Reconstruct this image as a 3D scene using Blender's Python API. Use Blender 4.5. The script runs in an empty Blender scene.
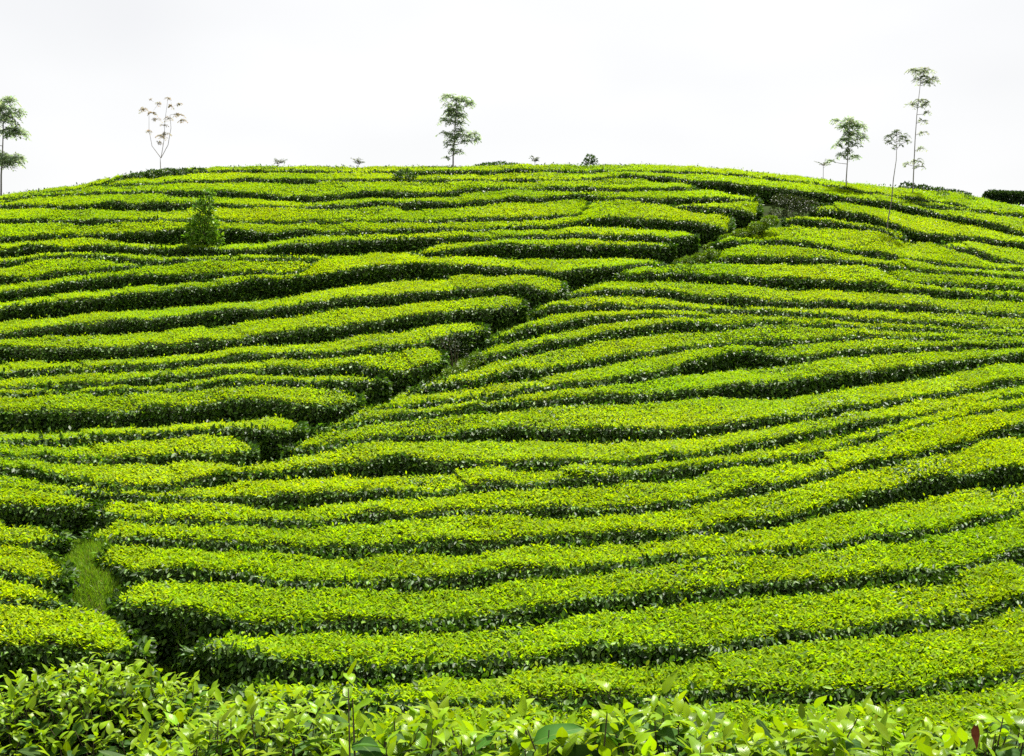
import bpy, math, random
import numpy as np

rng = np.random.default_rng(7)
random.seed(7)
SC = bpy.context.scene
COL = SC.collection

# ------------------------------------------------------------------ camera, sky, sun, exposure
W, H, FPX, EYE = 1024, 756, 1100.0, 1.6
cam_d = bpy.data.cameras.new("camera")
cam_d.sensor_width = 36.0
cam_d.lens = FPX / W * 36.0
cam_d.clip_start = 0.05
cam_d.clip_end = 6000
cam = bpy.data.objects.new("camera", cam_d)
cam.location = (0, 0, EYE)
cam.rotation_euler = (math.radians(90), 0, 0)
COL.objects.link(cam)
SC.camera = cam

SUN_EL, SUN_AZ = math.radians(64), math.radians(25)      # azimuth measured from +Y towards +X
world = bpy.data.worlds.new("World")
SC.world = world
world.use_nodes = True
nt = world.node_tree
nt.nodes.clear()
n_out = nt.nodes.new("ShaderNodeOutputWorld")
n_bg = nt.nodes.new("ShaderNodeBackground")
n_sky = nt.nodes.new("ShaderNodeTexSky")
n_sky.sky_type = 'NISHITA'
n_sky.sun_disc = False
n_sky.sun_elevation = SUN_EL
n_sky.sun_rotation = SUN_AZ
n_sky.air_density = 1.5
n_sky.dust_density = 4.0
n_tc = nt.nodes.new("ShaderNodeTexCoord")
n_map = nt.nodes.new("ShaderNodeMapping")
n_map.inputs['Scale'].default_value = (1.0, 1.0, 2.5)
n_noise = nt.nodes.new("ShaderNodeTexNoise")
n_noise.inputs['Scale'].default_value = 2.2
n_noise.inputs['Detail'].default_value = 3.0
n_ramp = nt.nodes.new("ShaderNodeValToRGB")              # thin bright cloud deck
n_ramp.color_ramp.elements[0].position = 0.30
n_ramp.color_ramp.elements[0].color = (5.45, 5.47, 5.55, 1)
n_ramp.color_ramp.elements[1].position = 0.62
n_ramp.color_ramp.elements[1].color = (6.25, 6.25, 6.25, 1)
n_mix = nt.nodes.new("ShaderNodeMixRGB")
n_mix.inputs['Fac'].default_value = 0.93
nt.links.new(n_tc.outputs['Generated'], n_map.inputs['Vector'])
nt.links.new(n_map.outputs['Vector'], n_noise.inputs['Vector'])
nt.links.new(n_noise.outputs['Fac'], n_ramp.inputs['Fac'])
nt.links.new(n_sky.outputs['Color'], n_mix.inputs['Color1'])
nt.links.new(n_ramp.outputs['Color'], n_mix.inputs['Color2'])
nt.links.new(n_mix.outputs['Color'], n_bg.inputs['Color'])
n_bg.inputs['Strength'].default_value = 0.0605
nt.links.new(n_bg.outputs['Background'], n_out.inputs['Surface'])

sun_d = bpy.data.lights.new("sun", 'SUN')
sun_d.energy = 4.6
sun_d.angle = math.radians(5)
sun_d.color = (1.0, 0.96, 0.88)
sun = bpy.data.objects.new("sun", sun_d)
COL.objects.link(sun)
sun.rotation_euler = (math.radians(90) - SUN_EL, 0, math.radians(180) - SUN_AZ)
sun.location = (20, 60, 80)

SC.view_settings.view_transform = 'Standard'
SC.view_settings.look = 'None'
SC.view_settings.exposure = 1.45
SC.view_settings.gamma = 1.0
SC.view_settings.use_curve_mapping = False
SC.render.engine = 'CYCLES'
SC.cycles.max_bounces = 6
SC.cycles.diffuse_bounces = 3
SC.cycles.glossy_bounces = 2
SC.cycles.transmission_bounces = 4
SC.cycles.transparent_max_bounces = 4
SC.cycles.volume_bounces = 0
SC.cycles.caustics_reflective = False
SC.cycles.caustics_refractive = False
SC.cycles.use_denoising = False
SC.cycles.denoiser = 'OPENIMAGEDENOISE'

# ------------------------------------------------------------------ materials
def new_mat(name):
    m = bpy.data.materials.new(name)
    m.use_nodes = True
    m.node_tree.nodes.clear()
    return m, m.node_tree

def leaf_mat(name, rough=0.4, trans=0.35, trans_gain=(1.5, 1.35, 0.5), veins=False, spec=0.5):
    """leaf: colour from the leaf's own tint, thin translucent blade"""
    m, t = new_mat(name)
    N, L = t.nodes, t.links
    out = N.new("ShaderNodeOutputMaterial")
    at = N.new("ShaderNodeAttribute"); at.attribute_name = "tint"
    pb = N.new("ShaderNodeBsdfPrincipled")
    pb.inputs['Roughness'].default_value = rough
    pb.inputs['Specular IOR Level'].default_value = spec
    tr = N.new("ShaderNodeBsdfTranslucent")
    mul = N.new("ShaderNodeMixRGB"); mul.blend_type = 'MULTIPLY'; mul.inputs['Fac'].default_value = 1
    mul.inputs['Color2'].default_value = (*trans_gain, 1)
    mx = N.new("ShaderNodeMixShader"); mx.inputs['Fac'].default_value = trans
    col = at.outputs['Color']
    if veins:
        uv = N.new("ShaderNodeUVMap"); uv.uv_map = "leaf_uv"
        sep = N.new("ShaderNodeSeparateXYZ"); L.new(uv.outputs['UV'], sep.inputs[0])
        ab = N.new("ShaderNodeMath"); ab.operation = 'ABSOLUTE'; L.new(sep.outputs['X'], ab.inputs[0])
        ma = N.new("ShaderNodeMath"); ma.operation = 'MULTIPLY_ADD'      # side veins slant to the tip
        L.new(ab.outputs[0], ma.inputs[0]); ma.inputs[1].default_value = -0.28; L.new(sep.outputs['Y'], ma.inputs[2])
        sc = N.new("ShaderNodeMath"); sc.operation = 'MULTIPLY'; L.new(ma.outputs[0], sc.inputs[0]); sc.inputs[1].default_value = 58
        sn = N.new("ShaderNodeMath"); sn.operation = 'SINE'; L.new(sc.outputs[0], sn.inputs[0])
        mid = N.new("ShaderNodeMapRange"); L.new(ab.outputs[0], mid.inputs['Value'])
        mid.inputs['From Min'].default_value = 0.0; mid.inputs['From Max'].default_value = 0.12
        mid.inputs['To Min'].default_value = -1.5; mid.inputs['To Max'].default_value = 0.0
        ad = N.new("ShaderNodeMath"); ad.operation = 'ADD'; L.new(sn.outputs[0], ad.inputs[0]); L.new(mid.outputs[0], ad.inputs[1])
        bp = N.new("ShaderNodeBump"); bp.inputs['Strength'].default_value = 0.10; bp.inputs['Distance'].default_value = 0.001
        L.new(ad.outputs[0], bp.inputs['Height'])
        L.new(bp.outputs['Normal'], pb.inputs['Normal'])
        rib = N.new("ShaderNodeMapRange"); L.new(ab.outputs[0], rib.inputs['Value'])
        rib.inputs['From Min'].default_value = 0.02; rib.inputs['From Max'].default_value = 0.07
        rib.inputs['To Min'].default_value = 0.35; rib.inputs['To Max'].default_value = 0.0
        rm = N.new("ShaderNodeMixRGB"); L.new(rib.outputs[0], rm.inputs['Fac']); L.new(col, rm.inputs['Color1'])
        rm.inputs['Color2'].default_value = (0.16, 0.24, 0.05, 1)
        col = rm.outputs['Color']
    L.new(col, pb.inputs['Base Color'])
    L.new(col, mul.inputs['Color1'])
    L.new(mul.outputs['Color'], tr.inputs['Color'])
    L.new(pb.outputs[0], mx.inputs[1]); L.new(tr.outputs[0], mx.inputs[2])
    L.new(mx.outputs[0], out.inputs['Surface'])
    return m

def noise_mat(name, c1, c2, scale, rough=0.9, bump=0.5, dist=0.03, c3=None, scale3=0.3):
    m, t = new_mat(name)
    N, L = t.nodes, t.links
    out = N.new("ShaderNodeOutputMaterial")
    pb = N.new("ShaderNodeBsdfPrincipled"); pb.inputs['Roughness'].default_value = rough
    pb.inputs['Specular IOR Level'].default_value = 0.02
    tc = N.new("ShaderNodeTexCoord")
    nz = N.new("ShaderNodeTexNoise"); nz.inputs['Scale'].default_value = scale; nz.inputs['Detail'].default_value = 6
    L.new(tc.outputs['Object'], nz.inputs['Vector'])
    rp = N.new("ShaderNodeValToRGB")
    rp.color_ramp.elements[0].position = 0.35; rp.color_ramp.elements[0].color = (*c1, 1)
    rp.color_ramp.elements[1].position = 0.68; rp.color_ramp.elements[1].color = (*c2, 1)
    L.new(nz.outputs['Fac'], rp.inputs['Fac'])
    col = rp.outputs['Color']
    if c3:
        n2 = N.new("ShaderNodeTexNoise"); n2.inputs['Scale'].default_value = scale3; n2.inputs['Detail'].default_value = 4
        L.new(tc.outputs['Object'], n2.inputs['Vector'])
        mr = N.new("ShaderNodeMapRange"); L.new(n2.outputs['Fac'], mr.inputs['Value'])
        mr.inputs['From Min'].default_value = 0.42; mr.inputs['From Max'].default_value = 0.6
        mx = N.new("ShaderNodeMixRGB"); L.new(mr.outputs[0], mx.inputs['Fac'])
        L.new(col, mx.inputs['Color1']); mx.inputs['Color2'].default_value = (*c3, 1)
        col = mx.outputs['Color']
    L.new(col, pb.inputs['Base Color'])
    bp = N.new("ShaderNodeBump"); bp.inputs['Strength'].default_value = bump; bp.inputs['Distance'].default_value = dist
    L.new(nz.outputs['Fac'], bp.inputs['Height']); L.new(bp.outputs['Normal'], pb.inputs['Normal'])
    L.new(pb.outputs[0], out.inputs['Surface'])
    return m

M_YOUNG = leaf_mat("young_tea_leaf", 0.60, 0.45, (1.5, 1.4, 0.4), spec=0.09)
M_MATURE = leaf_mat("mature_tea_leaf", 0.50, 0.20, (1.3, 1.4, 0.5), spec=0.18)
M_CLOSE_YOUNG = leaf_mat("young_tea_leaf_close", 0.34, 0.36, (1.5, 1.4, 0.4), veins=True, spec=0.13)
M_CLOSE_MATURE = leaf_mat("mature_tea_leaf_close", 0.55, 0.25, (1.3, 1.4, 0.5), veins=True, spec=0.08)
M_TREE = leaf_mat("tree_leaf", 0.5, 0.48, (1.25, 1.25, 0.9), spec=0.35)
M_GRASS = leaf_mat("grass_blade", 0.55, 0.30, (1.2, 1.2, 0.6), spec=0.3)
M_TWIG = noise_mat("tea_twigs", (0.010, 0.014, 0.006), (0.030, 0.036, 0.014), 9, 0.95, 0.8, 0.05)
M_STEM = noise_mat("tea_stem", (0.05, 0.04, 0.025), (0.11, 0.09, 0.06), 30, 0.85, 0.5, 0.01)
M_BARK = noise_mat("tree_bark", (0.14, 0.125, 0.11), (0.26, 0.24, 0.21), 14, 0.9, 0.5, 0.01)
M_SOIL = noise_mat("hill_soil", (0.014, 0.022, 0.006), (0.030, 0.034, 0.011), 3.0, 0.95, 0.8, 0.06, (0.026, 0.050, 0.008), 0.9)
M_PATH = noise_mat("path_turf", (0.045, 0.085, 0.010), (0.085, 0.135, 0.012), 6.0, 0.95, 0.8, 0.04, (0.060, 0.060, 0.02), 0.8)
M_DRY = noise_mat("withered_leaf", (0.11, 0.025, 0.012), (0.20, 0.06, 0.025), 60, 0.8, 0.5, 0.003)

# ------------------------------------------------------------------ mesh helpers
def raw_mesh(name, verts, faces_flat, face_sizes, mat, parent=None, tint=None, smooth=False, uv=None):
    me = bpy.data.meshes.new(name)
    nv, nl, nf = len(verts), len(faces_flat), len(face_sizes)
    me.vertices.add(nv); me.loops.add(nl); me.polygons.add(nf)
    me.vertices.foreach_set("co", np.ascontiguousarray(verts, dtype=np.float32).ravel())
    me.loops.foreach_set("vertex_index", np.ascontiguousarray(faces_flat, dtype=np.int32))
    starts = np.concatenate([[0], np.cumsum(face_sizes)[:-1]]).astype(np.int32)
    me.polygons.foreach_set("loop_start", starts)
    me.polygons.foreach_set("loop_total", np.asarray(face_sizes, dtype=np.int32))
    if smooth:
        me.polygons.foreach_set("use_smooth", np.ones(nf, dtype=bool))
    me.update(calc_edges=True)
    if tint is not None:
        a = me.attributes.new("tint", 'FLOAT_COLOR', 'POINT')
        c = np.ones((nv, 4), dtype=np.float32); c[:, :3] = tint
        a.data.foreach_set("color", c.ravel())
    if uv is not None:
        l = me.uv_layers.new(name="leaf_uv")
        l.data.foreach_set("uv", uv[np.asarray(faces_flat)].astype(np.float32).ravel())
    me.materials.append(mat)
    o = bpy.data.objects.new(name, me)
    COL.objects.link(o)
    if parent is not None:
        o.parent = parent
        o.matrix_parent_inverse = parent.matrix_world.inverted()
    return o

def empty(name, loc, label, cat, group=None):
    o = bpy.data.objects.new(name, None)
    o.empty_display_size = 0.2
    o.location = loc
    COL.objects.link(o)
    o["label"] = label; o["category"] = cat
    if group: o["group"] = group
    return o

def put(o, root):
    """parent a mesh written in world coordinates to a thing's base"""
    o.data.transform(__import__("mathutils").Matrix.Translation([-c for c in root.location]))
    o.parent = root
    return o

def unit(v):
    return v / np.maximum(np.linalg.norm(v, axis=-1, keepdims=True), 1e-9)

UP = np.array([0, 0, 1.0])

def leaf_cards(name, P, D, Nn, Ln, Wd, tint, mat, root, fine=False):
    """many small folded leaf blades as one mesh; fine = six-sided blades"""
    n = len(P)
    if n == 0: return None
    D = unit(D); Nn = unit(Nn - (Nn * D).sum(1, keepdims=True) * D); S = np.cross(D, Nn)
    Ln = Ln[:, None]; Wd = Wd[:, None]
    if fine:
        fold = 0.16
        v = np.stack([P,
                      P + D * Ln * .30 + S * Wd * .46 + Nn * Wd * fold,
                      P + D * Ln * .68 + S * Wd * .40 + Nn * Wd * fold * .6,
                      P + D * Ln - Nn * Ln * .10,
                      P + D * Ln * .68 - S * Wd * .40 + Nn * Wd * fold * .6,
                      P + D * Ln * .30 - S * Wd * .46 + Nn * Wd * fold], 1)
        f = np.array([0, 1, 2, 3, 0, 3, 4, 5]); k = 6
    else:
        v = np.stack([P, P + D * Ln * .48 + S * Wd * .5 + Nn * Wd * .15,
                      P + D * Ln, P + D * Ln * .48 - S * Wd * .5 + Nn * Wd * .15], 1)
        f = np.array([0, 1, 2, 0, 2, 3]); k = 4
    idx = (np.arange(n)[:, None] * k + f[None, :]).ravel()
    sizes = np.full(n * 2, 4 if fine else 3)
    o = raw_mesh(name, v.reshape(-1, 3), idx, sizes, mat, tint=np.repeat(tint, k, 0))
    return put(o, root)

def leaf_blades(name, P, D, Nn, Ln, Wd, tint, mat, root, rows=7):
    """close-up tea leaves: curved blade with a midrib fold, pointed tip, veins by uv"""
    n = len(P)
    if n == 0: return None
    D = unit(D); Nn = unit(Nn - (Nn * D).sum(1, keepdims=True) * D); S = np.cross(D, Nn)
    t = np.linspace(0, 1, rows)
    prof = np.sin(np.pi * np.clip(t, 0, 1) ** 0.85) ** 0.8 * (1 - 0.25 * t)
    prof[0] = 0.06; prof[-1] = 0.02
    bend = np.where(rng.random(n) < .35, rng.uniform(-.1, .25, n), rng.uniform(.2, .85, n))
    wav = rng.uniform(0, 6.28, n); wamp = rng.uniform(0.01, 0.05, n)
    fold = rng.uniform(0.10, 0.38, n)
    V = np.zeros((n, rows, 3, 3)); UVs = np.zeros((n, rows, 3, 2))
    for i, ti in enumerate(t):
        c = P + D * (Ln * (ti - 0.25 * bend * ti ** 2))[:, None] - Nn * (Ln * bend * ti ** 2)[:, None]
        for j, s in enumerate((-1, 0, 1)):
            w = Wd * 0.5 * prof[i] * s
            lift = np.abs(w) * fold + Ln * wamp * np.sin(wav + 9 * ti + 1.7 * s) * abs(s)
            V[:, i, j] = c + S * w[:, None] + Nn * lift[:, None]
            UVs[:, i, j, 0] = s * prof[i]; UVs[:, i, j, 1] = ti
    q = []
    for i in range(rows - 1):
        for j in range(2):
            a = i * 3 + j
            q += [a, a + 1, a + 4, a + 3]
    q = np.array(q)
    idx = (np.arange(n)[:, None] * rows * 3 + q[None]).ravel()
    sizes = np.full(n * (rows - 1) * 2, 4)
    o = raw_mesh(name, V.reshape(-1, 3), idx, sizes, mat, tint=np.repeat(tint, rows * 3, 0), smooth=True, uv=UVs.reshape(-1, 2))
    return put(o, root)

def tubes(name, paths, mat, root, sides=6, joined=False):
    """paths: list of (points, radii); tapered tubes joined into one part"""
    vs, fs, tri, off = [], [], [], 0
    for pts, rad in paths:
        pts = np.asarray(pts, float)
        for i in range(len(pts)):
            d = unit(pts[min(i + 1, len(pts) - 1)] - pts[max(i - 1, 0)])
            a = np.cross(d, [0.31, 0.95, 0.05]); a = unit(a); b = np.cross(d, a)
            for k in range(sides):
                th = 2 * math.pi * k / sides
                vs.append(pts[i] + (a * math.cos(th) + b * math.sin(th)) * rad[i])
        for i in range(len(pts) - 1):
            for k in range(sides):
                k2 = (k + 1) % sides
                fs += [off + i * sides + k, off + i * sides + k2, off + (i + 1) * sides + k2, off + (i + 1) * sides + k]
        if joined and off:                                    # the branch grows out of the wood already there
            near = int(np.argmin(np.linalg.norm(np.array(vs[:off]) - pts[0], axis=1)))
            for k in range(sides):
                tri += [near, off + k, off + (k + 1) % sides]
        off += len(pts) * sides
    o = raw_mesh(name, np.array(vs), np.array(fs + tri), np.concatenate([np.full(len(fs) // 4, 4), np.full(len(tri) // 3, 3)]), mat, smooth=True)
    return put(o, root)

def vnoise(x, y, seed=0):
    """smooth value noise"""
    x = np.asarray(x, float); y = np.asarray(y, float)
    xi = np.floor(x).astype(int); yi = np.floor(y).astype(int)
    fx = x - xi; fy = y - yi
    fx = fx * fx * (3 - 2 * fx); fy = fy * fy * (3 - 2 * fy)
    def h(a, b):
        r = (a * 374761393 + b * 668265263 + seed * 1442695) & 0x7fffffff
        r = ((r ^ (r >> 13)) * 1274126177) & 0x7fffffff
        return (r & 0xffff) / 65535.0
    return (h(xi, yi) * (1 - fx) + h(xi + 1, yi) * fx) * (1 - fy) + (h(xi, yi + 1) * (1 - fx) + h(xi + 1, yi + 1) * fx) * fy

def smooth1(a, w):
    w = int(max(1, w))
    if w < 2 or len(a) < 3: return a
    k = np.hanning(2 * w + 1 + 2)[1:-1]; k /= k.sum()
    pad = np.concatenate([np.full(w, a[0]), a, np.full(w, a[-1])])
    return np.convolve(pad, k, 'valid')

# ------------------------------------------------------------------ the hill: a height field
PY = np.array([740, 700, 655, 605, 570, 538, 509, 481, 462, 427, 401, 369, 349, 331, 290, 267, 245, 217, 197, 186, 175, 168, 165.], float)
PD = np.array([9.5, 10.5, 12, 13.6, 15, 16.5, 18, 19.5, 20.8, 23.2, 25.2, 27.8, 29.5, 31, 34.5, 36.7, 39, 42.5, 45.5, 47.5, 50.5, 54, 57], float)
PZ = -(PY - 378) / FPX * PD
TD = np.concatenate([[-60, 0, 3.3, 4.6, 6.0, 7.6], PD, [60, 66, 75, 90, 120, 200, 2500]])
TZ = np.concatenate([np.array([-1.75, -1.6, -1.66, -2.2, -3.1, -3.75]) + 0.8, PZ, [11.45, 11.9, 11.8, 10.6, 6.0, -6.0, -30]])
_dd = np.arange(-60, 260, 0.1)
_zz = smooth1(np.interp(_dd, TD, TZ), 14)
LX = np.array([-90, -45, -34, -26.5, -21.3, -16, -10, 0, 8, 15, 20, 25.3, 34, 45, 90.])
LL = np.array([12, 5.0, 2.9, 1.56, .72, .25, 0.05, 0, .12, .5, 1.15, 1.95, 3.6, 6.0, 16.])
_lx = np.arange(-90, 90.1, 0.25)
_ll = smooth1(np.interp(_lx, LX, LL), 10)

def surf(X, Y):
    """level of the clipped tea tops"""
    X = np.asarray(X, float); Y = np.asarray(Y, float)
    base = np.where(Y < 255, np.interp(Y, _dd, _zz), np.interp(Y, TD, TZ))
    ramp = np.clip((Y - 18) / 39.0, 0, 1.6) ** 1.3
    Xe = X * (57.0 / np.clip(Y, 40, 70)) ** 0.3
    return EYE + base - np.interp(Xe, _lx, _ll) * ramp

def ground(X, Y):
    X = np.asarray(X, float); Y = np.asarray(Y, float)
    bank = 0.60 * np.exp(-((X + 6.10 - .30 * (16.3 - Y)) / .85) ** 2 - ((Y - 16.3) / 1.7) ** 4)      # grassy bank the path runs up on
    return surf(X, Y) - 0.8 + bank

_steps = np.arange(8.5, 64, 0.04)
def depth_at(px, py):
    px = np.atleast_1d(np.asarray(px, float)); py = np.atleast_1d(np.asarray(py, float))
    Xs = (px[:, None] - 512) / FPX * _steps[None]
    Zs = EYE - (py[:, None] - 378) / FPX * _steps[None]
    hit = surf(Xs, np.broadcast_to(_steps[None], Xs.shape)) >= Zs
    i = hit.argmax(1)
    ok = hit.any(1)
    return np.where(ok, _steps[i], 57.5)

def pix(px, py, Y):
    px = np.asarray(px, float); py = np.asarray(py, float); Y = np.asarray(Y, float)
    return np.stack(np.broadcast_arrays((px - 512) / FPX * Y, Y, EYE - (py - 378) / FPX * Y), -1)

def structure(o):
    o["kind"] = "structure"; return o

def build_ground():
    xs = np.unique(np.concatenate([np.arange(-9, -3, 0.15), np.arange(-60, 60.1, 0.6), np.linspace(-1500, -60, 14), np.linspace(60, 1500, 14)]))
    ys = np.unique(np.concatenate([np.arange(-12, 80.1, 0.5), np.linspace(-300, -12, 8), np.linspace(80, 260, 30), np.linspace(260, 2400, 12)]))
    X, Y = np.meshgrid(xs, ys)
    Z = ground(np.clip(X, -90, 90), Y) + 0.05 * (vnoise(X * 1.7, Y * 1.7, 3) - 0.5)
    nx, ny = len(xs), len(ys)
    v = np.stack([X, Y, Z], -1).reshape(-1, 3)
    i, j = np.meshgrid(np.arange(nx - 1), np.arange(ny - 1))
    a = (j * nx + i).ravel()
    f = np.stack([a, a + 1, a + 1 + nx, a + nx], 1).ravel()
    return structure(raw_mesh("hillside", v, f, np.full(len(a), 4), M_SOIL, smooth=True))
build_ground()

# ------------------------------------------------------------------ the clipped tea hedges, row by row
# (x, front edge of the clipped top, foot of its shaded face [, far edge of the top]) sighted in the picture, in 4x tiles
TILE = {"L": 0, "M": 256, "D": 512, "R": 768, "1": 156, "2": 340, "3": 520}
def trace(*segs):
    out = []
    for tl, pts in segs:
        if tl == "px":
            out += [tuple(p) + (None,) * (4 - len(p)) for p in pts]; continue
        x0, y0 = TILE[tl[0]], TILE[tl[1]]
        for p in pts:
            t = y0 + p[3] / 4 if len(p) > 3 else None
            out.append((x0 + p[0] / 4, y0 + p[1] / 4, y0 + p[2] / 4, t))
    return sorted(out)

R = {}
# rows in front and to the right of the grassy path
R["r14"] = trace(("px", [(330, 752, 758), (700, 748, 756), (1024, 735, 745)]))
R["r13"] = trace(("px", [(238, 693, 712, 682), (260, 697, 716)]), ("M3", [(200, 712, 745), (540, 715, 750), (1000, 710, 745)]),
                 ("D3", [(250, 692, 725), (800, 685, 722)]), ("R3", [(0, 680, 735), (200, 670, 720), (400, 655, 715), (600, 640, 680), (760, 605, 670), (900, 600, 650), (1024, 575, 640)]))
R["r12"] = trace(("L3", [(780, 520, 590, 478), (830, 515, 600, 455), (900, 515, 600)]), ("M3", [(0, 525, 615), (100, 565, 625), (300, 575, 620), (480, 570, 630), (700, 560, 610), (900, 545, 600)]),
                 ("D3", [(0, 535, 590), (200, 520, 560), (350, 505, 550), (512, 500, 550), (620, 490, 550), (760, 495, 530), (900, 465, 520)]),
                 ("R3", [(0, 450, 505), (200, 430, 480), (350, 420, 465), (512, 400, 440), (650, 390, 410), (760, 370, 410), (860, 350, 385), (950, 320, 360), (1024, 300, 350)]))
R["r11"] = trace(("L3", [(470, 315, 400, 268), (560, 335, 480), (650, 350, 520), (760, 362, 470), (900, 372, 440)]), ("M3", [(0, 395, 445), (200, 395, 440), (400, 395, 435), (600, 395, 420), (760, 375, 410), (900, 360, 395)]),
                 ("D3", [(0, 340, 390), (200, 325, 380), (350, 300, 350), (512, 300, 330), (600, 290, 325), (760, 275, 305), (900, 260, 285)]),
                 ("R3", [(0, 250, 288), (150, 240, 280), (300, 235, 260), (450, 205, 240), (600, 185, 230), (720, 180, 210), (850, 150, 186), (920, 128, 170), (1024, 95, 150)]))
R["r10"] = trace(("L3", [(405, 155, 250, 132), (512, 180, 245), (600, 185, 235), (760, 195, 240), (900, 205, 245)]), ("M3", [(0, 220, 250), (200, 235, 265), (400, 235, 275), (512, 240, 275), (700, 225, 260), (900, 205, 240)]),
                 ("D3", [(0, 197, 222), (150, 190, 210), (350, 170, 200), (512, 150, 170), (620, 145, 165), (800, 138, 150), (900, 128, 143)]),
                 ("R3", [(0, 113, 130), (200, 95, 110), (400, 60, 80), (512, 40, 60), (620, 30, 60), (780, 5, 28), (900, -25, -5), (1024, -55, -38)]))
R["r9"] = trace(("L3", [(368, 50, 125, 10), (440, 60, 112, 0), (512, 60, 105), (700, 70, 95), (850, 80, 110)]), ("M3", [(0, 90, 107), (200, 90, 115), (400, 90, 125), (600, 90, 120), (760, 80, 125), (900, 75, 120)]),
                ("D3", [(0, 70, 115), (200, 55, 80), (400, 32, 80), (600, 38, 70), (750, 25, 60), (850, 10, 50)]),
                ("R2", [(0, 700, 750), (200, 660, 700), (400, 605, 670), (600, 555, 630), (750, 545, 605), (900, 505, 580), (1024, 490, 570)]))
R["r8"] = trace(("L2", [(385, 680, 700, 655), (450, 692, 705), (560, 705, 725), (760, 710, 730)]), ("M2", [(0, 715, 735), (250, 705, 730), (400, 690, 720), (600, 680, 715), (800, 665, 700)]),
                ("D2", [(0, 665, 695), (250, 662, 700), (512, 650, 685), (700, 635, 660), (850, 610, 640)]),
                ("R2", [(0, 565, 605), (120, 550, 585), (250, 520, 542), (400, 480, 515), (560, 455, 480), (720, 425, 445), (850, 375, 400), (1024, 330, 370)]))
R["r7"] = trace(("L2", [(0, 583, 592), (110, 590, 600), (250, 600, 610), (400, 607, 620), (560, 622, 642), (800, 620, 645)]), ("M2", [(0, 615, 650), (200, 620, 655), (400, 600, 640), (512, 595, 620), (700, 590, 615), (850, 575, 605)]),
                ("D2", [(0, 565, 587), (200, 560, 575), (400, 540, 560), (600, 525, 555), (800, 495, 520)]),
                ("R2", [(0, 473, 493), (130, 455, 475), (250, 420, 445), (400, 385, 410), (512, 355, 375), (600, 338, 346), (750, 305, 309), (1024, 255, 259)]))
R["r6"] = trace(("L2", [(0, 490, 530), (100, 510, 545), (200, 535, 565), (350, 560, 580), (512, 570, 590), (700, 575, 590), (800, 550, 582), (910, 530, 572, 505)]),
                ("M2", [(0, 522, 557, 490), (140, 502, 552, 462), (250, 490, 545), (512, 475, 540), (580, 455, 535), (625, 455, 530), (700, 480, 525)]),
                ("D2", [(0, 485, 505), (250, 485, 500), (512, 470, 490), (700, 455, 475), (850, 430, 450)]),
                ("R2", [(0, 400, 420), (200, 365, 385), (300, 340, 365), (480, 318, 330), (600, 298, 306), (750, 262, 266), (1024, 205, 209)]))
R["r5"] = trace(("M2", [(140, 425, 452, 410), (250, 410, 440, 368), (400, 385, 410), (512, 370, 400), (700, 370, 400), (850, 357, 400)]),
                ("D2", [(0, 345, 403), (300, 340, 400), (500, 355, 405), (700, 345, 390)]),
                ("R2", [(0, 312, 345), (200, 280, 310), (400, 250, 280), (600, 215, 240), (800, 185, 205), (1024, 150, 170)]))
R["r4"] = trace(("M2", [(240, 345, 357, 334), (400, 325, 340, 308), (560, 300, 315), (700, 285, 300), (850, 265, 282)]),
                ("D2", [(0, 245, 272), (200, 225, 255), (400, 210, 250), (600, 205, 245), (800, 185, 225)]),
                ("R2", [(0, 162, 232), (250, 140, 200), (512, 110, 165), (700, 85, 130), (900, 65, 95), (1024, 50, 85)]))
R["r3"] = trace(("M2", [(425, 272, 282, 262), (560, 260, 275, 238), (700, 245, 265), (850, 225, 245)]),
                ("D2", [(0, 200, 218), (250, 170, 185), (430, 150, 170), (600, 115, 140), (720, 85, 135), (850, 45, 128), (960, 35, 110)]),
                ("R2", [(60, 62, 95), (150, 58, 85), (300, 38, 60), (420, 36, 57), (600, 30, 37), (780, 18, 35), (1024, 10, 28)]))
R["r2"] = trace(("M2", [(632, 192, 217, 172), (760, 170, 197, 140), (900, 150, 172, 108)]),
                ("D2", [(0, 115, 155), (150, 110, 135), (300, 80, 110), (400, 55, 90), (560, 40, 60), (760, 10, 22)]),
                ("R1", [(100, 733, 750), (300, 713, 735), (450, 712, 720), (700, 725, 731), (1024, 740, 748)]))
R["r1"] = trace(("M2", [(872, 58, 85, 38), (940, 58, 82, 22)]), ("D2", [(0, 33, 62), (120, 10, 42)]),
                ("D1", [(250, 728, 752), (380, 692, 720), (512, 685, 710), (620, 665, 695), (760, 665, 700), (880, 668, 690)]),
                ("R1", [(0, 655, 668), (200, 665, 674), (400, 680, 686), (1024, 705, 712)]))
R["q6"] = trace(("M1", [(940, 735, 755, 712)]), ("D1", [(0, 700, 735, 682), (85, 684, 716, 655), (110, 679, 711, 648), (150, 670, 702), (300, 645, 675), (450, 630, 655), (560, 630, 641), (700, 632, 638), (830, 637, 642)]))
R["q5"] = trace(("D1", [(88, 615, 642, 600), (200, 601, 626, 574), (250, 595, 620, 566), (400, 590, 615), (560, 595, 610), (720, 600, 615), (850, 610, 621)]),
                ("R1", [(0, 615, 627), (200, 630, 641), (350, 645, 655), (450, 650, 660), (600, 660, 669), (850, 670, 683), (1024, 680, 690)]))
R["q4"] = trace(("D1", [(228, 548, 562, 533), (350, 530, 555, 506), (512, 535, 557), (620, 540, 567), (760, 558, 590), (900, 560, 590)]),
                ("R1", [(0, 570, 602), (200, 575, 610), (400, 585, 610), (600, 600, 620), (760, 610, 625), (1024, 625, 640)]))
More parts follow.
